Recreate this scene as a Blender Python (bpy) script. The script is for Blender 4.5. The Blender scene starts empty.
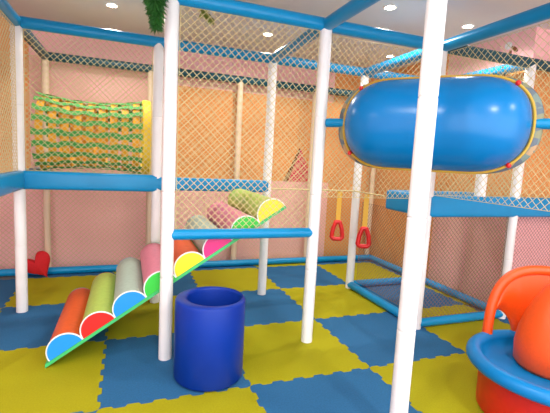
import bpy, bmesh, math, random
from mathutils import Vector, Matrix
random.seed(4)
PI = math.pi
SC = bpy.context.scene
COL = SC.collection

# ------------------------------------------------------------------ materials
def mat(name, col, rough=0.5, noise=0.0, nscale=40.0, bump=0.0, bscale=200.0, spec=0.5, metal=0.0, dark=0.8):
    m = bpy.data.materials.new(name); m.use_nodes = True
    nt = m.node_tree; b = nt.nodes['Principled BSDF']
    b.inputs['Base Color'].default_value = (*col, 1)
    b.inputs['Roughness'].default_value = rough
    b.inputs['Specular IOR Level'].default_value = spec
    b.inputs['Metallic'].default_value = metal
    tc = nt.nodes.new('ShaderNodeTexCoord')
    if noise > 0:
        n = nt.nodes.new('ShaderNodeTexNoise'); n.inputs['Scale'].default_value = nscale
        n.inputs['Detail'].default_value = 4
        mx = nt.nodes.new('ShaderNodeMix'); mx.data_type = 'RGBA'
        mx.inputs['A'].default_value = (*[c * dark for c in col], 1)
        mx.inputs['B'].default_value = (*[min(1, c * (1 + noise)) for c in col], 1)
        nt.links.new(tc.outputs['Object'], n.inputs['Vector'])
        nt.links.new(n.outputs['Fac'], mx.inputs['Factor'])
        nt.links.new(mx.outputs['Result'], b.inputs['Base Color'])
    if bump > 0:
        n2 = nt.nodes.new('ShaderNodeTexNoise'); n2.inputs['Scale'].default_value = bscale
        bp = nt.nodes.new('ShaderNodeBump'); bp.inputs['Strength'].default_value = bump
        bp.inputs['Distance'].default_value = 0.004
        nt.links.new(tc.outputs['Object'], n2.inputs['Vector'])
        nt.links.new(n2.outputs['Fac'], bp.inputs['Height'])
        nt.links.new(bp.outputs['Normal'], b.inputs['Normal'])
    return m

def emit(name, col, s):
    m = bpy.data.materials.new(name); m.use_nodes = True
    b = m.node_tree.nodes['Principled BSDF']
    b.inputs['Base Color'].default_value = (*col, 1)
    b.inputs['Emission Color'].default_value = (*col, 1)
    b.inputs['Emission Strength'].default_value = s
    return m

def printed(name):
    m = bpy.data.materials.new(name); m.use_nodes = True
    nt = m.node_tree; b = nt.nodes['Principled BSDF']; b.inputs['Roughness'].default_value = .5
    tc = nt.nodes.new('ShaderNodeTexCoord'); v = nt.nodes.new('ShaderNodeTexVoronoi')
    v.inputs['Scale'].default_value = 22
    sep = nt.nodes.new('ShaderNodeSeparateColor')
    r = nt.nodes.new('ShaderNodeValToRGB'); r.color_ramp.interpolation = 'CONSTANT'
    e = r.color_ramp.elements
    e[0].position = 0; e[0].color = (.10, .13, .16, 1); e[1].position = .35; e[1].color = (.22, .22, .12, 1)
    for p, c in ((.6, (.42, .26, .13, 1)), (.8, (.15, .21, .18, 1))):
        x = e.new(p); x.color = c
    nt.links.new(tc.outputs['Object'], v.inputs['Vector'])
    nt.links.new(v.outputs['Color'], sep.inputs['Color'])
    nt.links.new(sep.outputs[0], r.inputs['Fac'])
    nt.links.new(r.outputs['Color'], b.inputs['Base Color'])
    return m

WHITE = mat('white_foam_sleeve', (.82, .82, .80), .38, .06, 8, dark=.93)
BLUE = mat('blue_vinyl_padding', (.002, .24, .50), .3, .1, 6, dark=.9, spec=.3)
WHITETINT = mat('net_tinted_white_sleeve', (.68, .52, .36), .45, .06, 8, dark=.93)  # white sleeve of back posts, tint of the net in front painted in
BLUESHADE = mat('net_shaded_blue_padding', (.012, .075, .10), .4, .1, 6, dark=.9, spec=.3)  # blue padding, darkening by the net in front painted into the colour
DRUMBLUE = mat('blue_inflated_vinyl', (.0, .165, .44), .27, .08, 3, dark=.9, spec=.35)
YMAT = mat('yellow_foam_mat', (.345, .32, .004), .85, .15, 90, .5, 260, .2)
BMAT = mat('blue_foam_mat', (.022, .122, .265), .85, .3, 90, .5, 260, .2, dark=.7)
SUBFLOOR = mat('grey_screed', (.2, .2, .2), .9, .1, 20)
PINK = mat('pink_wall_paint', (.90, .48, .49), .7, .04, 3, .1, 90, dark=.95)
ORANGEW = mat('orange_wall_paint', (.78, .30, .075), .7, .06, 3, .1, 90, dark=.92)
CEIL = mat('ceiling_paint', (.68, .66, .65), .8, .03, 3, dark=.96)
NET = mat('cream_net_cord', (.62, .52, .26), .7)
NAVY = mat('tub_blue_vinyl', (.002, .032, .30), .42, .15, 5, dark=.8, spec=.25)
NAVYIN = mat('tub_blue_lining', (.006, .035, .36), .5)
NETSHADE = mat('shaded_net_cord', (.24, .12, .075), .7)  # cord of the lower nets, shade put into its colour
PLRED = mat('red_plastic', (.58, .012, .008), .35, .08, 20)
PLORANGE = mat('orange_plastic', (.82, .085, .006), .38, .12, 60, .15, 500, dark=.88)
PLBLUE = mat('blue_plastic', (.002, .20, .50), .32, .05, 10, spec=.3)
HEARTRED = mat('red_felt', (.60, .006, .012), .8, .1, 60)
STRAP = mat('yellow_strap', (.85, .48, .06), .7)
HRED = mat('red_handle_plastic', (.70, .012, .012), .3)
GOLD = mat('gold_piping', (.55, .33, .025), .45)
PRINT = printed('printed_vinyl')
GREENW = mat('green_webbing', (.06, .33, .06), .75, .3, 60)
YELW = mat('yellow_webbing', (.80, .38, .012), .75, .25, 60)
YELP = mat('yellow_padding', (.85, .60, .02), .5)
LEAF = mat('plastic_leaf', (.02, .11, .015), .5, .6, 20, dark=.5)
LEAFY = mat('yellow_green_leaf', (.16, .20, .02), .5, .6, 20, dark=.5)
STEM = mat('stem_brown', (.10, .06, .02), .7)
CHROME = mat('light_ring', (.80, .78, .75), .3)
BULB = emit('lamp_glow', (1.0, .88, .66), 22)
DECKM = mat('deck_vinyl', (.02, .10, .26), .5)
ROOFRED = mat('mural_red', (.72, .07, .12), .7)
ROOFBRN = mat('mural_brown', (.20, .06, .015), .7)
MWHITE = mat('mural_white', (.80, .78, .74), .7)
BOARDG = mat('green_board_edge', (.05, .50, .14), .5)

VC = {
    'orange': mat('orange_vinyl', (.72, .10, .012), .45, .1, 30),
    'lime': mat('lime_vinyl', (.42, .58, .10), .45, .1, 30),
    'mint': mat('mint_vinyl', (.40, .52, .42), .45, .1, 30),
    'pink': mat('pink_vinyl', (.70, .22, .30), .45, .1, 30),
    'blue': mat('skyblue_vinyl', (.01, .29, .78), .4),
    'red': mat('red_vinyl', (.75, .015, .012), .4),
    'green': mat('green_vinyl', (.035, .56, .05), .4),
    'yellow': mat('yellow_vinyl', (.90, .70, .015), .4),
    'magenta': mat('magenta_vinyl', (.78, .02, .20), .4),
    'white': mat('white_piping', (.80, .82, .80), .5),
}

# ------------------------------------------------------------------ helpers
def obj(name, bm, m, parent=None, smooth=True, bevel=0.0, ang=40):
    bmesh.ops.recalc_face_normals(bm, faces=bm.faces)
    me = bpy.data.meshes.new(name); bm.to_mesh(me); bm.free()
    for mm in (m if isinstance(m, (list, tuple)) else [m]):
        me.materials.append(mm)
    o = bpy.data.objects.new(name, me); COL.objects.link(o)
    if smooth:
        me.polygons.foreach_set('use_smooth', [True] * len(me.polygons))
        try: me.set_sharp_from_angle(angle=math.radians(ang))
        except Exception: pass
    if bevel > 0:
        b = o.modifiers.new('bevel', 'BEVEL'); b.width = bevel; b.segments = 3
        b.limit_method = 'ANGLE'; b.angle_limit = math.radians(35)
    if parent is not None:
        o.parent = parent
        o.matrix_parent_inverse = Matrix.Translation(-Vector(parent.location))
    return o

def thing(name, label, cat, loc=(0, 0, 0), group=None):
    o = bpy.data.objects.new(name, None); COL.objects.link(o); o.location = loc
    o.empty_display_size = .1
    o['label'] = label; o['category'] = cat
    if group: o['group'] = group
    return o

def tag(o, label, cat, group=None):
    o['label'] = label; o['category'] = cat
    if group: o['group'] = group
    return o

def structure(o):
    o['kind'] = 'structure'; return o

def box(bm, a, b):
    a, b = Vector(a), Vector(b)
    v = [bm.verts.new((x, y, z)) for x in (a.x, b.x) for y in (a.y, b.y) for z in (a.z, b.z)]
    for f in ((0, 1, 3, 2), (4, 6, 7, 5), (0, 4, 5, 1), (2, 3, 7, 6), (0, 2, 6, 4), (1, 5, 7, 3)):
        bm.faces.new([v[i] for i in f])
    return bm

def tube(bm, pts, rad, seg=14, closed=False, caps=True, scale2=1.0):
    pts = [Vector(p) for p in pts]; n = len(pts)
    rs = rad if isinstance(rad, (list, tuple)) else [rad] * n
    rings = []; up = None
    for i in range(n):
        if closed: t = pts[(i + 1) % n] - pts[i - 1]
        else: t = pts[min(i + 1, n - 1)] - pts[max(i - 1, 0)]
        t.normalize()
        if up is None:
            up = Vector((0, 0, 1)) if abs(t.z) < .9 else Vector((1, 0, 0))
        s = t.cross(up); s.normalize(); up = s.cross(t); up.normalize()
        rings.append([bm.verts.new(pts[i] + rs[i] * (math.cos(a) * s + scale2 * math.sin(a) * up))
                      for a in [2 * PI * k / seg for k in range(seg)]])
    m = n if closed else n - 1
    for i in range(m):
        A, B = rings[i], rings[(i + 1) % n]
        for k in range(seg):
            bm.faces.new((A[k], A[(k + 1) % seg], B[(k + 1) % seg], B[k]))
    if caps and not closed:
        bm.faces.new(rings[0][::-1]); bm.faces.new(rings[-1])
    return bm

def lathe(bm, prof, seg=48, c=(0, 0), close_prof=False, axisfn=None):
    rings = []
    for r, z in prof:
        if r < 1e-6:
            rings.append([bm.verts.new((c[0], c[1], z))])
        else:
            rings.append([bm.verts.new((c[0] + r * math.cos(2 * PI * k / seg), c[1] + r * math.sin(2 * PI * k / seg), z)) for k in range(seg)])
    N = len(prof)
    for i in range(N if close_prof else N - 1):
        A, B = rings[i], rings[(i + 1) % N]
        for k in range(seg):
            k2 = (k + 1) % seg
            if len(A) == 1: bm.faces.new((A[0], B[k], B[k2]))
            elif len(B) == 1: bm.faces.new((A[k], A[k2], B[0]))
            else: bm.faces.new((A[k], A[k2], B[k2], B[k]))
    return bm

# ------------------------------------------------------------------ layout (metres)
XL, XA, XB, XD, XG = -.892, .279, 1.438, 2.572, 3.66
Y0, Y1, Y2, Y3 = 1.691, 2.903, 4.110, 5.400
TOP = 2.56
WY, WX, LX, CZ, RX = 5.54, 3.80, -2.7, 2.95, 5.0     # back wall, right wall, left wall, ceiling

# ------------------------------------------------------------------ room shell
def wall_mesh(name, rects, mats):
    bm = bmesh.new()
    for (quad, mi) in rects:
        f = bm.faces.new([bm.verts.new(p) for p in quad]); f.material_index = mi
    me = bpy.data.meshes.new(name); bm.to_mesh(me); bm.free()
    for m in mats: me.materials.append(m)
    o = bpy.data.objects.new(name, me); COL.objects.link(o)
    return structure(o)

def yq(x0, x1, z0, z1, y): return [(x0, y, z0), (x1, y, z0), (x1, y, z1), (x0, y, z1)]
def xq(y0, y1, z0, z1, x): return [(x, y0, z0), (x, y1, z0), (x, y1, z1), (x, y0, z1)]

def wall_solid(name, rects, mats, back):
    # painted front faces plus a real thickness behind them
    o = wall_mesh(name, rects, mats)
    return o

B = WY
wall_mesh('wall_back', [
    (yq(LX, -1.08, -.02, 1.2, B), 0), (yq(LX, -1.08, 1.2, CZ, B), 1),
    (yq(-1.08, .62, -.02, CZ, B), 0),
    (yq(.62, 2.95, -.02, 1.2, B), 0), (yq(.62, 2.95, 1.2, 2.42, B), 1), (yq(.62, 2.95, 2.42, CZ, B), 0),
    (yq(2.95, WX, -.02, CZ, B), 1),
    (yq(LX, WX, -.02, CZ, B + .1), 0), (yq(LX, WX, CZ, CZ, B), 0)][:-1], [PINK, ORANGEW])
RY = 3.0                                    # the right wall steps out towards the camera here
wall_mesh('wall_right', [
    (xq(4.15, B, -.02, CZ, WX), 1), (xq(RY, 4.15, -.02, 1.15, WX), 0),
    (xq(RY, 4.15, 1.15, 2.62, WX), 1), (xq(RY, 4.15, 2.62, CZ, WX), 0),
    (yq(WX, RX, -.02, 1.15, RY), 0), (yq(WX, RX, 1.15, 2.62, RY), 1), (yq(WX, RX, 2.62, CZ, RY), 0),
    (xq(-1.6, RY, -.02, 1.15, RX), 0), (xq(-1.6, RY, 1.15, 2.62, RX), 1), (xq(-1.6, RY, 2.62, CZ, RX), 0),
    (xq(-1.6, RY + .1, -.02, CZ, RX + .1), 0), (yq(WX + .1, RX + .1, -.02, CZ, RY + .1), 0), (xq(RY + .1, B, -.02, CZ, WX + .1), 0)], [PINK, ORANGEW])
wall_mesh('wall_left', [(xq(-1.6, B, -.02, CZ, LX), 0), (xq(-1.6, B, -.02, CZ, LX - .1), 0)], [PINK])
bm = bmesh.new(); box(bm, (LX - .1, -1.6, CZ), (RX + .1, B + .1, CZ + .1)); structure(obj('ceiling', bm, CEIL, smooth=False))
bm = bmesh.new(); box(bm, (LX - .1, -1.6, -.12), (RX + .1, B + .1, -.02)); structure(obj('floor', bm, SUBFLOOR, smooth=False))

# ------------------------------------------------------------------ puzzle mats
T, OX, OY = .931, -.145, 2.379
def seam(i, j, horiz):
    """Tooth line along the lattice edge starting at corner (i, j)."""
    pts = []; n = 12; w = T / n; d = .011
    clip_lo, clip_hi = 0, n
    for k in range(n):
        s = d if k % 2 == 0 else -d
        a, b = k * w, (k + 1) * w
        if k == 0: pts.append((0, 0)); s_in = a + w * .35
        else: s_in = a + w * .08
        s_out = b - w * .35 if k == n - 1 else b - w * .08
        pts += [(s_in, s), (s_out, s)]
    pts.append((T, 0))
    x0, y0 = OX + i * T, OY + j * T
    return [(x0 + u, y0 + v) if horiz else (x0 + v, y0 + u) for u, v in pts]

MAT_LABELS = {
    (-1, -1): 'blue puzzle mat at the front left corner, mostly cut off by the picture edge',
    (0, -1): 'yellow puzzle mat in front of the blue tub, cut off at the picture bottom',
    (1, -1): 'blue puzzle mat left of the foot of the thick front post',
    (2, -1): 'yellow puzzle mat between the thick front post and the red base of the spinning seat',
    (3, -1): 'blue puzzle mat under the far side of the spinning seat',
    (-1, 0): 'yellow puzzle mat at the front left under the low end of the roller ramp',
    (0, 0): 'blue puzzle mat that the dark blue tub stands on',
    (1, 0): 'yellow puzzle mat just right of the dark blue tub with one white post on it',
    (2, 0): 'blue puzzle mat behind the thick front post, in front of the blue floor rails',
    (3, 0): 'yellow puzzle mat crossed by the blue floor rail beside the spinning seat',
    (4, -1): 'yellow puzzle mat right of the spinning seat, outside the picture edge',
    (5, -1): 'blue puzzle mat at the right side wall, outside the picture edge',
    (5, 0): 'yellow puzzle mat in the right corner by the stepped wall, outside the picture',
    (4, 0): 'blue puzzle mat behind the spinning seat at the right picture edge',
    (-2, 1): 'yellow puzzle mat left of the mat behind the orange roller, outside the picture edge',
    (-1, 1): 'greyish blue puzzle mat at far left where the leftmost white post stands',
    (0, 1): 'yellow puzzle mat in the shade under the roller ramp',
    (1, 1): 'blue puzzle mat behind the dark blue tub with a white post at its far edge',
    (2, 1): 'yellow puzzle mat along the blue floor rail below the hanging red handles',
    (3, 1): 'greyish blue puzzle mat inside the netted bay behind the blue floor rails',
    (4, 1): 'narrow yellow strip of puzzle mat along the right wall inside the netted bay',
    (-2, 2): 'blue puzzle mat at the far left edge near the back wall',
    (-1, 2): 'yellow puzzle mat in front of the red heart near the back wall',
    (0, 2): 'blue puzzle mat behind the roller ramp near the back wall',
    (1, 2): 'yellow puzzle mat behind the mat with the back post, seen under the ramp top',
    (2, 2): 'dark blue puzzle mat behind the yellow mat along the rail, near the pink wall',
    (3, 2): 'yellow puzzle mat in the far right bay under the orange wall',
    (4, 2): 'narrow strip of blue puzzle mat at the foot of the orange right wall',
    (-1, 3): 'blue strip of puzzle mat under the red heart at the back wall',
    (0, 3): 'yellow strip of puzzle mat at the back wall behind the ramp rollers',
    (1, 3): 'blue strip of puzzle mat at the back wall behind the ramp top',
    (2, 3): 'yellow strip of puzzle mat at the back wall left of the hanging handles',
    (3, 3): 'blue strip of puzzle mat at the back wall in the far right bay',
}
def clip_poly(poly, axis, lim):
    out = []
    for k in range(len(poly)):
        a, b = poly[k - 1], poly[k]
        ia, ib = a[axis] <= lim, b[axis] <= lim
        if ia != ib:
            t = (lim - a[axis]) / (b[axis] - a[axis])
            out.append((a[0] + t * (b[0] - a[0]), a[1] + t * (b[1] - a[1])))
        if ib: out.append(b)
    return out

for (i, j), lab in MAT_LABELS.items():
    s, e, n, w = seam(i, j, True), seam(i + 1, j, False), seam(i, j + 1, True), seam(i, j, False)
    poly = s[:-1] + e[:-1] + n[::-1][:-1] + w[::-1][:-1]
    if i == 4 and j > 0: poly = clip_poly(poly, 0, WX - .015)
    if i >= 4 and j == 0: poly = clip_poly(poly, 1, RY - .012)
    if i == 5: poly = clip_poly(poly, 0, RX - .012)
    if j == 3: poly = clip_poly(poly, 1, WY - .012)
    cx, cy = OX + (i + .5) * T, OY + (j + .5) * T
    # a hair of clearance so neighbouring mats only touch
    poly = [(cx + (x - cx) * .9985, cy + (y - cy) * .9985) for x, y in poly]
    bm = bmesh.new()
    lo = [bm.verts.new((x, y, -.018)) for x, y in poly]
    hi = [bm.verts.new((x, y, 0)) for x, y in poly]
    bm.faces.new(hi); bm.faces.new(lo[::-1])
    for k in range(len(poly)):
        k2 = (k + 1) % len(poly)
        bm.faces.new((lo[k], lo[k2], hi[k2], hi[k]))
    tag(obj('puzzle_mat', bm, BMAT if (i + j) % 2 == 0 else YMAT, smooth=False), lab, 'mat', 'interlocking puzzle mats on the floor')

# ------------------------------------------------------------------ play frame
frame = thing('play_frame', 'two storey indoor play frame of white posts, blue padded beams and cream netting', 'play frame', (.3, 3.5, 0))

def post(x, y, z0=0.0, z1=TOP, r=.055, name='post', m=None):
    prof = [(0, z0), (r, z0)]
    z = z0
    L = .62
    while z + L < z1 - .1:
        z += L
        prof += [(r, z - .012), (r, z - .005), (r - .003, z - .002), (r - .003, z + .002), (r, z + .005), (r, z + .012)]
    prof += [(r, z1), (0, z1)]
    bm = bmesh.new(); lathe(bm, prof, 24, (x, y)); return obj(name, bm, m or WHITE, frame, ang=50)

for x, y in ((XL, Y2), (XA, Y2), (XB, Y2), (XD, Y2), (XG, Y2), (XA, Y1), (XB, Y1), (XD, Y1), (XG, Y1), (XB, Y0), (XL, Y1), (RX - .06, Y1),
             (XL, Y3), (XA, Y3), (XB, Y3), (XD, Y3), (XG, Y3)):
    post(x, y, r=.049 if (x, y) == (XB, Y0) else .04 if y == Y3 else .047, m=WHITETINT if y == Y3 else None)
post(3.19, Y1, 1.26, 1.92, .05, 'short_post')

def beam(a, b, r=.05, name='top_beam', m=None):
    bm = bmesh.new(); a, b = Vector(a), Vector(b); n = 12
    tube(bm, [a.lerp(b, k / n) for k in range(n + 1)], r, 18); return obj(name, bm, m or BLUE, frame, ang=60)

for a, b in (((XL, Y2), (XA, Y2)), ((XA, Y2), (XB, Y2)), ((XB, Y2), (XD, Y2)), ((XD, Y2), (XG, Y2)),
             ((XL, Y1), (XA, Y1)), ((XA, Y1), (XB, Y1)), ((XB, Y1), (XD, Y1)), ((XD, Y1), (XG, Y1)),
             ((XL, Y3), (XA, Y3)), ((XA, Y3), (XB, Y3)), ((XB, Y3), (XD, Y3)), ((XD, Y3), (XG, Y3)),
             ((XL, Y1), (XL, Y2)), ((XL, Y2), (XL, Y3)), ((XB, Y1), (XB, Y2)), ((XB, Y0), (XB, Y1)),
             ((XD, Y1), (XD, Y2)), ((XD, .7), (XD, Y1)), ((XG, Y2), (XG, Y3)), ((XG, Y1), (XG, Y2)), ((XB, Y0), (XD, Y0)), ((XG, Y1), (RX - .06, Y1))):
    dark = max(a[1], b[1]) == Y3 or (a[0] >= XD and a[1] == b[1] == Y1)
    beam((*a, TOP), (*b, TOP), m=BLUESHADE if dark else BLUE)

beam((XA, Y1, .932), (XB, Y1, .932), .04, 'guard_rail')
def edge(a, b, z, h, w=.05):
    """padded rounded platform edge"""
    a, b = Vector((*a, 0)), Vector((*b, 0)); t = (b - a).normalized(); s = Vector((-t.y, t.x, 0))
    prof = []
    for cx, cz, a0 in ((w - .03, h / 2 - .03, 0), (-w + .03, h / 2 - .03, 90), (-w + .03, -h / 2 + .03, 180), (w - .03, -h / 2 + .03, 270)):
        for q in range(5):
            an = math.radians(a0 + q * 22.5); prof.append((cx + .03 * math.cos(an), cz + .03 * math.sin(an)))
    bm = bmesh.new(); R = []
    for p in (a, b):
        R.append([bm.verts.new(p + s * u + Vector((0, 0, z + v))) for u, v in prof])
    n = len(prof)
    for k in range(n): bm.faces.new((R[0][k], R[0][(k + 1) % n], R[1][(k + 1) % n], R[1][k]))
    bm.faces.new(R[0][::-1]); bm.faces.new(R[1])
    return obj('platform_edge', bm, BLUE, frame, ang=50)
edge((XL, Y2), (XA, Y2), 1.215, .165); edge((XA, Y2), (XB, Y2), 1.215, .13)
edge((XL, Y1), (XL, Y2), 1.215, .165); edge((XL, Y2), (XL, Y3), 1.215, .165)
edge((XD, Y1), (RX - .06, Y1), 1.16, .20); edge((XD, Y1), (XD, 3.45), 1.16, .20); edge((XD, 3.45), (XG, 3.45), 1.16, .20)
def deck(a, b, z):
    bm = bmesh.new(); box(bm, (*a, z - .03), (*b, z)); return obj('deck', bm, DECKM, frame, smooth=False)
deck((XD + .055, Y1 + .055), (XG - .06, 3.395), 1.20)
beam((XB, Y2, 1.19), (XD, Y2, 1.19), .008, 'handle_bar').data.materials[0] = NET
beam((2.532, Y2, 1.19), (2.532, 3.5, 1.19), .008, 'handle_bar').data.materials[0] = NET

for a, b in (((LX + .05, Y3 - .1), (XG, Y3 - .1)), ((XD, Y1), (RX - .06, Y1)), ((XD, Y1), (XD, Y2)), ((XD, Y2), (XG, Y2)), ((XG, Y1), (XG, Y3 - .1))):
    beam((*a, .045), (*b, .045), .043, 'floor_rail')

def net(o, u, v, W, H, pitch=.054, r=.0023, m=None, name='safety_net'):
    """diamond mesh of cords in the rectangle o + s*u + t*v"""
    o, u, v = Vector(o), Vector(u).normalized(), Vector(v).normalized()
    nrm = u.cross(v)
    bm = bmesh.new()
    def cord(p, q, off):
        p3 = o + u * p[0] + v * p[1] + nrm * off; q3 = o + u * q[0] + v * q[1] + nrm * off
        t = (q3 - p3).normalized(); s = t.cross(nrm).normalized()
        R = []
        for P in (p3, q3):
            R.append([bm.verts.new(P + s * r), bm.verts.new(P + nrm * r), bm.verts.new(P - s * r), bm.verts.new(P - nrm * r)])
        for k in range(4): bm.faces.new((R[0][k], R[0][(k + 1) % 4], R[1][(k + 1) % 4], R[1][k]))
    for sgn in (1, -1):
        k = -int(H / pitch) - 1
        while k * pitch < W:
            s0 = k * pitch                       # s at t = 0 (or at t = H for the other diagonal)
            lo = max(0, -s0); hi = min(H, W - s0)
            if hi - lo > .01:
                a, b = (s0 + lo, lo), (s0 + hi, hi)
                if sgn < 0: a, b = (a[0], H - a[1]), (b[0], H - b[1])
                cord(a, b, sgn * r * .8)
            k += 1
    for a, b in (((0, 0), (W, 0)), ((0, H), (W, H)), ((0, 0), (0, H)), ((W, 0), (W, H))): cord(a, b, 0)
    return obj(name, bm, m or NET, frame, smooth=False)
g = .055
net((XL + .05, Y2 + .05, 1.236), (1, 0, 0), (0, 1, 0), XA - XL - .1, Y3 - Y2 - .1, .05, .0026, None, 'net_deck')
net((XA + g, Y1, .97), (1, 0, 0), (0, 0, 1), XB - XA - 2 * g, TOP - .05 - .97)
net((XB + g, Y1 + .048, 1.22), (1, 0, 0), (0, 0, 1), XD - XB - 2 * g, TOP - .05 - 1.22)
net((XD + g, Y1, 1.26), (1, 0, 0), (0, 0, 1), XG - XD - 2 * g, TOP - .05 - 1.26)
net((XD + g, Y1, .09), (1, 0, 0), (0, 0, 1), XG - XD - 2 * g, 1.06 - .09, .045, .002, NETSHADE)
net((XL + g, Y2, 1.30), (1, 0, 0), (0, 0, 1), XA - XL - 2 * g, TOP - .05 - 1.30)
net((XL, Y1 + g, 1.30), (0, 1, 0), (0, 0, 1), Y2 - Y1 - 2 * g, TOP - .05 - 1.30)
net((XD + .048, .75, 1.26), (0, 1, 0), (0, 0, 1), Y1 - .75 - g, TOP - .05 - 1.26, .06)
net((XD + .062, Y1 + g, .09), (0, 1, 0), (0, 0, 1), Y2 - Y1 - 2 * g, 1.06 - .09, .045, .002, NETSHADE)
net((LX + .1, Y3 + .06, .03), (1, 0, 0), (0, 0, 1), XG - LX - .1, TOP - .03, .06, .003)
net((XG + .06, Y1, .03), (0, 1, 0), (0, 0, 1), Y3 - Y1, TOP - .03)

net((XG + g, Y1, 1.26), (1, 0, 0), (0, 0, 1), RX - .06 - XG - 2 * g, TOP - .05 - 1.26)
net((XG + g, Y1, .09), (1, 0, 0), (0, 0, 1), RX - .06 - XG - 2 * g, 1.06 - .09, .045, .002, NETSHADE)

# ------------------------------------------------------------------ hanging drum
BP, HP = Vector((XB, Y1, 0)), Vector((XD, Y0, 0))
U = (HP - BP).normalized(); N = Vector((U.y, -U.x, 0)); N = N if N.y < 0 else -N   # N faces the open side
DZ, R0, HL, CT = 1.804, .317, .602, .824
def dpt(t, z, nn): return BP + U * t + Vector((0, 0, z)) + N * nn
def rad_at(s, HLx, Rx, dome, e=2.4):
    d = abs(s) - (HLx - dome)
    if d <= 0: return Rx
    return Rx * max(0, 1 - (d / dome) ** e) ** (1 / e)
drum = thing('rotating_drum', 'big blue inflated drum hung between posts in the upper storey', 'play drum', tuple(dpt(CT, DZ - R0, 0)))
def half(HLx, Rx, dome, a0, a1, back=1.0):
    bm = bmesh.new(); ns, na = 60, 28; rings = []
    for i in range(ns + 1):
        s = -HLx * math.cos(PI * i / ns)
        r = rad_at(s, HLx, Rx, dome)
        rings.append([bm.verts.new(dpt(CT + s, DZ + r * math.sin(a0 + (a1 - a0) * k / na), r * (back if math.cos(a0 + (a1 - a0) * k / na) > 0 else 1) * math.cos(a0 + (a1 - a0) * k / na))) for k in range(na + 1)])
    for i in range(ns):
        for k in range(na): bm.faces.new((rings[i][k], rings[i + 1][k], rings[i + 1][k + 1], rings[i][k + 1]))
    bmesh.ops.remove_doubles(bm, verts=bm.verts, dist=1e-5)
    return bm
obj('blue_cover', half(HL, R0, .36, -PI / 2 - .12, PI / 2 + .12), DRUMBLUE, drum, ang=80)
o = obj('printed_back', half(HL + .068, R0 + .008, .38, 0, 2 * PI, .12), PRINT, drum, ang=80)
o['label'] = 'patterned grey, gold and navy backing'
bm = bmesh.new(); pts = []
ns = 48
for sg in (1, -1):
    for i in range(ns):
        s = -(HL + .012) * math.cos(PI * i / ns) * sg
        pts.append(dpt(CT + s, DZ + sg * rad_at(s, HL + .012, R0 + .001, .37), .045))
tube(bm, pts, .009, 8, closed=True); obj('piping', bm, GOLD, drum)
for t0, t1 in ((.054, .32), (1.36, 1.6604)):
    bm = bmesh.new(); tube(bm, [dpt(t0 + (t1 - t0) * k / 6, DZ + .012, 0) for k in range(7)], .034, 16); obj('axle', bm, BLUE, drum)
bm = bmesh.new(); lathe(bm, [(0, DZ - .06), (.042, DZ - .06), (.042, TOP - .056), (0, TOP - .056)], 20, (XD, Y0)); obj('hanger', bm, WHITE, drum)
for s, sg in ((.5, 1), (.5, -1), (-.5, 1), (-.55, -1)):
    r = rad_at(s, HL + .02, R0, .37); p = dpt(CT + s, DZ + sg * r, .055)
    bm = bmesh.new(); bmesh.ops.create_uvsphere(bm, u_segments=10, v_segments=8, radius=.017)
    bmesh.ops.translate(bm, verts=bm.verts, vec=p); obj('tab', bm, HRED, drum)

# ------------------------------------------------------------------ rope tunnel
tun = thing('rope_tunnel', 'see-through crawl tunnel woven of green and yellow straps on the upper left deck', 'tunnel', (-.3, 4.66, 1.24))
TX0, TX1, TY, TZ = -.83, .15, 4.66, 1.66
def trad(x):
    f = (x - (TX0 + TX1) / 2) / ((TX1 - TX0) / 2)
    return .335 + .055 * f * f
def ribbon_ring(bm, x, r, w, th):
    seg = 48; prof = [(-w / 2, 0), (-w / 2, th), (w / 2, th), (w / 2, 0)]; R = []
    for k in range(seg):
        a = 2 * PI * k / seg
        R.append([bm.verts.new((x + u, TY + (r + v) * math.cos(a), TZ + (r + v) * math.sin(a))) for u, v in prof])
    for k in range(seg):
        for q in range(4): bm.faces.new((R[k][q], R[k][(q + 1) % 4], R[(k + 1) % seg][(q + 1) % 4], R[(k + 1) % seg][q]))
NH = 9
for h in range(NH):
    x = TX0 + .06 + (TX1 - TX0 - .12) * h / (NH - 1)
    bm = bmesh.new(); ribbon_ring(bm, x, trad(x) - .012, .065, .006); obj('hoop_strap', bm, YELW, tun)
NL = 20
for k in range(NL):
    a = 2 * PI * k / NL; bm = bmesh.new(); R = []; n = 64; ph = (k % 2) * PI
    for i in range(n + 1):
        x = TX0 + (TX1 - TX0) * i / n
        w = (i / n * (NH - 1)) * PI + ph
        r = trad(x) + .003 + .005 * math.cos(w); da = .072 + .012 * math.cos(2 * w)
        aa = a + .03 * math.sin(w)
        R.append([bm.verts.new((x, TY + (r + v) * math.cos(aa + u * da), TZ + (r + v) * math.sin(aa + u * da))) for u, v in ((-1, 0), (-1, .005), (1, .005), (1, 0))])
    for i in range(n):
        for q in range(4): bm.faces.new((R[i][q], R[i][(q + 1) % 4], R[i + 1][(q + 1) % 4], R[i + 1][q]))
    bm.faces.new(R[0]); bm.faces.new(R[-1][::-1])
    obj('long_strap', bm, GREENW, tun)
for x0, x1, x in ((TX1, TX1 + .085, 1),):
    bm = bmesh.new(); seg = 48; ri, ro = .375, .412; prof = [(x0, ri), (x0, ro - .01), (x0 + .01, ro), (x1 - .01, ro), (x1, ro - .01), (x1, ri)]; R = []
    for k in range(seg):
        a = 2 * PI * k / seg; R.append([bm.verts.new((u, TY + r * math.cos(a), TZ + .002 + r * math.sin(a))) for u, r in prof])
    for k in range(seg):
        for q in range(6): bm.faces.new((R[k][q], R[k][(q + 1) % 6], R[(k + 1) % seg][(q + 1) % 6], R[(k + 1) % seg][q]))
    obj('end_ring', bm, YELP, tun)

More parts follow.
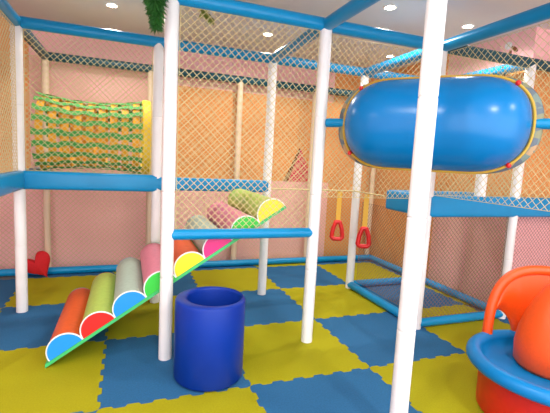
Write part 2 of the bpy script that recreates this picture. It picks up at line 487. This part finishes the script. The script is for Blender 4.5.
# ------------------------------------------------------------------ roller ramp
ramp = thing('roller_ramp', 'climbing ramp of colourful half-round rollers rising from the floor to the right', 'ramp', (-.51, 3.5, 0))
P0, P1 = Vector((-.515, 0, .0)), Vector((1.212, 0, 1.124))
RD = (P1 - P0).normalized(); RN = Vector((-RD.z, 0, RD.x)); RL = (P1 - P0).length
RY0, RY1 = 2.962, 3.98
def rp(s, h, y): p = P0 + RD * s + RN * h; return Vector((p.x, y, p.z))
bm = bmesh.new()
for poly in ([(0, 0), (RL, 0), (RL, .022), (.015, .022)],):
    A = [bm.verts.new(rp(s, h, RY0 - .004)) for s, h in poly]; Bv = [bm.verts.new(rp(s, h, RY1 + .004)) for s, h in poly]
    bm.faces.new(A); bm.faces.new(Bv[::-1])
    for k in range(4): bm.faces.new((A[k], A[(k + 1) % 4], Bv[(k + 1) % 4], Bv[k]))
obj('board', bm, BOARDG, ramp, smooth=False)
cols = [('orange', 'blue'), ('lime', 'red'), ('mint', 'blue'), ('pink', 'green'), ('orange', 'yellow'), ('mint', 'magenta'), ('pink', 'green'), ('lime', 'yellow')]
step = (RL - .045) / 8
for k, (cb, ce) in enumerate(cols):
    s0 = .045 + step * (k + .5); r = step / 2 - .003; hh = .97
    arc = [(s0 - r * math.cos(PI * q / 24), .023 + hh * r * math.sin(PI * q / 24)) for q in range(25)]
    ya, yb = RY0 + .012, RY1 - .012
    bm = bmesh.new()
    A = [bm.verts.new(rp(s, h, ya)) for s, h in arc]; Bv = [bm.verts.new(rp(s, h, yb)) for s, h in arc]
    for q in range(24): bm.faces.new((A[q], A[q + 1], Bv[q + 1], Bv[q]))
    bm.faces.new((A[-1], A[0], Bv[0], Bv[-1])); bm.faces.new(Bv[::-1]); bm.faces.new(A)
    o = obj('roller', bm, VC[cb], ramp)
    o['label'] = '%s roller with %s end' % ({'mint': 'pale mint', 'lime': 'lime green', 'orange': 'orange red'}.get(cb, cb), ce)
    for y_o, y_i, nm in ((RY0, RY0 + .012, 'end_cap'), (RY1, RY1 - .012, 'end_cap')):
        bm = bmesh.new()
        A = [bm.verts.new(rp(s0 + (s - s0) * .97, h, y_o)) for s, h in arc]; Bv = [bm.verts.new(rp(s0 + (s - s0) * .97, h, y_i)) for s, h in arc]
        for q in range(24): bm.faces.new((A[q], A[q + 1], Bv[q + 1], Bv[q]))
        bm.faces.new((A[-1], A[0], Bv[0], Bv[-1])); bm.faces.new(A); bm.faces.new(Bv[::-1])
        c = obj(nm, bm, VC[ce]); c.parent = o
        if y_o == RY0:
            bm = bmesh.new(); tube(bm, [rp(s, h, RY0 + .004) for s, h in arc], .006, 6); c = obj('piping', bm, VC['white']); c.parent = o
for c in bpy.data.objects:
    if c.parent is not None and c.parent.name.startswith('roller') and c.parent.parent == ramp:
        c.matrix_parent_inverse = Matrix.Identity(4)

# ------------------------------------------------------------------ blue tub
BX, BY, BR, BH = .545, 2.597, .236, .56
bm = bmesh.new(); seg = 64; R = []
prof = [(0, 0, 0), (BR - .02, 0, 0), (BR, .02, 0), (BR, BH - .02, 0), (BR - .006, BH - .006, 0), (BR - .018, BH, 0), (.196, BH, 1), (.186, BH - .006, 1), (.182, BH - .02, 1), (.180, .06, 1), (0, .06, 1)]
HOX, HOY = .026, .008
for r, z, off in prof:
    R.append([bm.verts.new((BX + HOX * off + r * math.cos(2 * PI * k / seg), BY + HOY * off + r * math.sin(2 * PI * k / seg), z)) for k in range(seg)] if r > 0 else [bm.verts.new((BX + HOX * off, BY + HOY * off, z))])
for i in range(len(prof) - 1):
    A, Bv = R[i], R[i + 1]
    for k in range(seg):
        k2 = (k + 1) % seg
        if len(A) == 1: bm.faces.new((A[0], Bv[k2], Bv[k]))
        elif len(Bv) == 1: bm.faces.new((A[k], A[k2], Bv[0]))
        else: bm.faces.new((A[k], A[k2], Bv[k2], Bv[k]))
tag(obj('foam_tub', bm, NAVY, ang=50), 'dark blue round foam tub with a hollow top on the blue mat', 'tub')

# ------------------------------------------------------------------ hanging handles
def handle(x, y, z, label, tilt):
    t = thing('hanging_handle', label, 'handle', (x, y, z - .09), 'red handles on yellow straps')
    W, Hh = .064, .102
    out = [(-W * .35, Hh), (-W * .8, .02), (-W, -Hh * .75), (-W * .7, -Hh), (W * .7, -Hh), (W, -Hh * .75), (W * .8, .02), (W * .35, Hh)]
    pts = []
    for k in range(len(out)):
        a, b = Vector(out[k]), Vector(out[(k + 1) % len(out)])
        for q in range(4):
            p = a.lerp(b, q / 4); pts.append((p.x, p.y))
    c, s = math.cos(tilt), math.sin(tilt)
    bm = bmesh.new(); tube(bm, [(x + c * u, y + s * u, z + v) for u, v in pts], .026, 10, closed=True)
    obj('grip', bm, HRED, t)
    bm = bmesh.new(); zt = TOP + .05
    w = .027; pr = [(0, z + Hh - .012), (.0, z + Hh + .15), (.0, 1.179)]
    dx = Vector((c, s, 0)) * w; dn = Vector((-s, c, 0)) * .004
    R = []
    for u, zz in pr:
        p = Vector((x, y, zz)); R.append([bm.verts.new(p + dx + dn), bm.verts.new(p - dx + dn), bm.verts.new(p - dx - dn), bm.verts.new(p + dx - dn)])
    for i in range(len(R) - 1):
        for q in range(4): bm.faces.new((R[i][q], R[i][(q + 1) % 4], R[i + 1][(q + 1) % 4], R[i + 1][q]))
    bm.faces.new(R[0]); bm.faces.new(R[-1][::-1])
    obj('strap', bm, STRAP, t)
handle(2.35, Y2, .715, 'red triangular handle on a yellow strap, before the pink wall', -.4)
handle(2.532, 3.82, .685, 'red triangular handle on a yellow strap, before the orange wall', -.4)

# ------------------------------------------------------------------ red heart
bm = bmesh.new(); n = 48; loop = []
for k in range(n):
    a = 2 * PI * k / n
    hx = 16 * math.sin(a) ** 3; hz = 13 * math.cos(a) - 5 * math.cos(2 * a) - 2 * math.cos(3 * a) - math.cos(4 * a)
    loop.append((hx / 16 * .16, (hz + 2.2 * math.exp(-(hx / 5) ** 2) * (-1 if math.cos(a) > 0 else 0)) / 16 * .175))
rot = math.radians(32); HX, HY, HZ = -.955, 5.17, .155
def hv(u, v, y): return (HX + u * math.cos(rot) - v * math.sin(rot), y, HZ + u * math.sin(rot) + v * math.cos(rot))
rings = []
for f, d in ((.0, .055), (.5, .052), (.82, .036), (.96, .016), (1.0, 0), (.96, -.016), (.82, -.036), (.5, -.052), (0, -.055)):
    if f == 0: rings.append([bm.verts.new(hv(0, .03, HY + d))])
    else: rings.append([bm.verts.new(hv(u * f, .03 + (v - .03) * f, HY + d)) for u, v in loop])
for i in range(len(rings) - 1):
    A, Bv = rings[i], rings[i + 1]
    for k in range(n):
        k2 = (k + 1) % n
        if len(A) == 1: bm.faces.new((A[0], Bv[k], Bv[k2]))
        elif len(Bv) == 1: bm.faces.new((A[k], A[k2], Bv[0]))
        else: bm.faces.new((A[k], A[k2], Bv[k2], Bv[k]))
zmin = min(v.co.z for v in bm.verts); bmesh.ops.translate(bm, verts=bm.verts, vec=(0, 0, .002 - zmin))
tag(obj('heart_cushion', bm, HEARTRED, ang=180), 'red heart-shaped cushion leaning at the back rail', 'cushion')

# ------------------------------------------------------------------ spinning seat
SX, SY = 2.465, 1.575
seat = thing('spinning_seat', 'round ride-on toy with red base, blue tray and orange backrest', 'ride-on toy', (SX, SY, 0))
bm = bmesh.new(); lathe(bm, [(0, 0), (.375, 0), (.387, .012), (.392, .275), (.41, .288), (.385, .25), (.34, .21), (0, .21)], 64, (SX, SY)); obj('base', bm, PLRED, seat)
bm = bmesh.new()
prof = [(0, .262), (.28, .262), (.345, .275), (.385, .32)]
for k in range(11):
    a = PI - PI * 1.25 * k / 10; prof.append(((.430) + .046 * math.cos(a), .325 + .045 * math.sin(a)))
prof += [(.40, .292), (.36, .262), (.345, .25), (0, .24)]
lathe(bm, prof, 72, (SX, SY)); obj('tray', bm, PLBLUE, seat, ang=70)
AZ0, AZ1 = math.radians(96), math.radians(-19)
def back_top(t):      # height of the arch along the back, t 0..1
    e = 2.7; return .36 + .47 * max(0, 1 - abs(2 * t - 1) ** e) ** (1 / e)
def ring_pt(az, r, z): return Vector((SX + r * math.cos(az), SY + r * math.sin(az), z))
ts = [.5 - .5 * math.cos(PI * k / 60) for k in range(61)]
bm = bmesh.new(); tube(bm, [ring_pt(AZ0 + (AZ1 - AZ0) * t, .435, back_top(t)) for t in ts], .034, 14); obj('arch', bm, PLORANGE, seat)
bm = bmesh.new(); R = []
def back_low(t):
    # lower edge: open beside each foot, closed onto the tray in the middle
    d = min(t, 1 - t)
    if d < .05: return .53
    if d < .24: return .33 + .20 * math.sqrt(max(0, 1 - ((d - .05) / .19) ** 2))
    return .33
for k in range(61):
    t = .03 + .94 * k / 60; az = AZ0 + (AZ1 - AZ0) * t
    hi = back_top(t) - .01; lo = min(back_low(t), hi - .005)
    R.append([[bm.verts.new(ring_pt(az, rr - .03 * math.sin(PI * q / 8), lo + (hi - lo) * q / 8)) for q in range(9)] for rr in (.425, .445)])
for k in range(60):
    for w in (0, 1):
        for q in range(8): bm.faces.new((R[k][w][q], R[k + 1][w][q], R[k + 1][w][q + 1], R[k][w][q + 1]))
    bm.faces.new((R[k][0][0], R[k + 1][0][0], R[k + 1][1][0], R[k][1][0])); bm.faces.new((R[k][0][8], R[k + 1][0][8], R[k + 1][1][8], R[k][1][8]))
for k in (0, 60):
    for q in range(8): bm.faces.new((R[k][0][q], R[k][0][q + 1], R[k][1][q + 1], R[k][1][q]))
obj('backrest', bm, PLORANGE, seat, ang=60)
bm = bmesh.new(); lathe(bm, [(0, .262), (.19, .264), (.208, .29), (.214, .40), (.20, .50), (.168, .61), (.125, .71), (.08, .79), (.035, .835), (0, .842)], 48, (SX + .105, SY + .075)); obj('hub', bm, PLORANGE, seat, ang=80)

# ------------------------------------------------------------------ hanging foliage
def spray(x, y, ztop, L, n, w, m, label, lean=(0, 0)):
    zroof = CZ - .002
    t = thing('hanging_foliage', label, 'artificial plant', (x, y, ztop), 'plastic foliage hanging from the ceiling')
    stem = [Vector((x + lean[0] * k / 10, y + lean[1] * k / 10, ztop - L * k / 10)) for k in range(11)]
    bm = bmesh.new(); tube(bm, [Vector((x, y, zroof))] + stem, .004, 6); obj('stem', bm, STEM, t)
    bm = bmesh.new()
    for i in range(n):
        f = random.random(); p = Vector((x + lean[0] * f, y + lean[1] * f, ztop - L * f))
        az = random.random() * 2 * PI; ll = w * (1.05 - .55 * f) * random.uniform(.6, 1.05)
        d = Vector((math.cos(az), math.sin(az), -random.uniform(.35, 1.3))).normalized()
        s = d.cross(Vector((random.uniform(-1, 1), random.uniform(-1, 1), 1))).normalized() * ll * .13
        nn = d.cross(s).normalized() * .0015
        a = p; mid = p + d * ll * .5 + Vector((0, 0, .01)); e = p + d * ll
        tp = [bm.verts.new(a + nn), bm.verts.new(mid + s + nn), bm.verts.new(e), bm.verts.new(mid - s + nn)]
        bt = [bm.verts.new(a - nn), bm.verts.new(mid + s - nn), tp[2], bm.verts.new(mid - s - nn)]
        bm.faces.new(tp); bm.faces.new(bt[::-1])
        bm.faces.new((tp[0], bt[0], bt[1], tp[1])); bm.faces.new((tp[1], bt[1], tp[2])); bm.faces.new((tp[3], tp[2], bt[3])); bm.faces.new((bt[0], tp[0], tp[3], bt[3]))
    obj('leaves', bm, m, t, smooth=False)
spray(.152, Y1 - .185, 2.60, .31, 900, .115, LEAF, 'dark green plastic foliage hanging from the ceiling beside the front left post', (.015, 0))
spray(.50, Y1 + .135, 2.56, .08, 90, .07, LEAFY, 'small yellowish green leaf sprig hanging behind the net under the top front beam', (.085, .0))

# ------------------------------------------------------------------ mural details
bm = bmesh.new()
def tri_prism(bm, pts, y0, y1):
    A = [bm.verts.new((x, y0, z)) for x, z in pts]; Bv = [bm.verts.new((x, y1, z)) for x, z in pts]
    bm.faces.new(A); bm.faces.new(Bv[::-1])
    for k in range(len(pts)): bm.faces.new((A[k], A[(k + 1) % len(pts)], Bv[(k + 1) % len(pts)], Bv[k]))
mur = thing('wall_decal', 'red triangular roof shape with a dark left edge on the orange back wall', 'wall decal', (2.43, WY - .006, 1.2))
tri_prism(bm, [(2.26, 1.2), (2.68, 1.2), (2.45, 1.69)], WY - .006, WY - .001); obj('red_triangle', bm, ROOFRED, mur, smooth=False)
bm = bmesh.new(); tri_prism(bm, [(2.19, 1.2), (2.262, 1.2), (2.448, 1.69), (2.425, 1.70)], WY - .008, WY - .001); obj('brown_edge', bm, ROOFBRN, mur, smooth=False)
def blobs(name, spots, m, label):
    bm = bmesh.new()
    for (y, z, ry, rz, a) in spots:
        n = 14; ca, sa = math.cos(a), math.sin(a)
        c = [(y + ry * math.cos(2 * PI * k / n) * ca - rz * math.sin(2 * PI * k / n) * sa, z + ry * math.cos(2 * PI * k / n) * sa + rz * math.sin(2 * PI * k / n) * ca) for k in range(n)]
        A = [bm.verts.new((WX - .004, p, q)) for p, q in c]; Bv = [bm.verts.new((WX - .001, p, q)) for p, q in c]
        bm.faces.new(A); bm.faces.new(Bv[::-1])
        for k in range(n): bm.faces.new((A[k], A[(k + 1) % n], Bv[(k + 1) % n], Bv[k]))
    tag(obj(name, bm, m, smooth=False), label, 'wall decal')
blobs('wall_decal', [(3.42, 2.60, .05, .02, .4), (3.34, 2.62, .045, .02, -.5), (3.27, 2.61, .05, .02, .5), (3.36, 2.55, .10, .015, .1), (3.30, 2.56, .02, .035, 0)], ROOFBRN, 'dark brown painted squiggle on the right wall above the blue drum')
blobs('wall_decal', [(3.30, 2.84, .045, .04, 0)], MWHITE, 'small white painted dot high on the right wall')
blobs('wall_decal', [(3.22, 2.79, .05, .02, .7), (3.27, 2.76, .02, .03, 0)], ROOFBRN, 'brown painted mark just right of the white dot on the right wall')

# ------------------------------------------------------------------ recessed ceiling lights, plus added fill ones
def downlight(x, y, label, vis=True, power=46):
    t = thing('ceiling_light', label, 'light', (x, y, CZ), 'recessed ceiling lights')
    bm = bmesh.new(); lathe(bm, [(.047, CZ - .001), (.047, CZ - .008), (.062, CZ - .008), (.066, CZ - .001)], 28, (x, y), close_prof=True); obj('trim_ring', bm, CHROME, t)
    bm = bmesh.new(); lathe(bm, [(0, CZ - .001), (.046, CZ - .001), (.046, CZ - .005), (0, CZ - .007)], 28, (x, y)); obj('bulb', bm, BULB, t)
    l = bpy.data.lights.new('lamp', 'SPOT'); l.energy = power; l.spot_size = math.radians(165); l.spot_blend = .6
    l.shadow_soft_size = .06; l.color = (1, .96, .91)
    lo = bpy.data.objects.new('lamp', l); COL.objects.link(lo); lo.parent = t; lo.location = (0, 0, -.03)
downlight(-.150, 4.49, 'recessed ceiling light at upper left, above the rope tunnel')
downlight(1.52, 4.57, 'recessed ceiling light seen through the front net, left of centre')
downlight(2.25, 3.26, 'recessed ceiling light at the top edge, nearest of the two over the blue drum')
downlight(3.25, 4.62, 'recessed ceiling light seen through the net just above the drum top')
downlight(3.22, 3.30, 'bright recessed ceiling light right of the thick front post')
for x, y, w in ((-1.6, 1.6, 'left side of the room outside the picture'), (.3, 1.0, 'middle above the camera position'), (1.6, .2, 'right above the camera position'), (-.6, -.6, 'left behind the camera position'), (2.9, .4, 'right side of the room outside the picture')):
    downlight(x, y, 'added unseen fill light at the ' + w, False, 60)  # unseen downlights added as soft fill from around the camera

# ------------------------------------------------------------------ world, camera, view
w = bpy.data.worlds.new('room_light'); SC.world = w; w.use_nodes = True
w.node_tree.nodes['Background'].inputs['Color'].default_value = (.95, .95, 1.0, 1)
w.node_tree.nodes['Background'].inputs['Strength'].default_value = 2.4

f, pitch, yaw, roll = 398.566, .114619, .359644, .051747
fw = Vector((math.sin(yaw) * math.cos(pitch), math.cos(yaw) * math.cos(pitch), -math.sin(pitch)))
r = Vector((math.cos(yaw), -math.sin(yaw), 0)); u = r.cross(fw)
r2 = math.cos(roll) * r + math.sin(roll) * u; u2 = -math.sin(roll) * r + math.cos(roll) * u
cd = bpy.data.cameras.new('camera'); cd.sensor_fit = 'HORIZONTAL'; cd.sensor_width = 36; cd.lens = f / 550 * 36
cd.clip_start = .02
cam = bpy.data.objects.new('camera', cd); COL.objects.link(cam)
M = Matrix((r2, u2, -fw)).transposed().to_4x4(); M.translation = Vector((0, 0, 1.5)); cam.matrix_world = M
SC.camera = cam
vs = SC.view_settings
vs.view_transform = 'Standard'; vs.look = 'None'; vs.gamma = 1; vs.use_curve_mapping = False; vs.exposure = 0.72
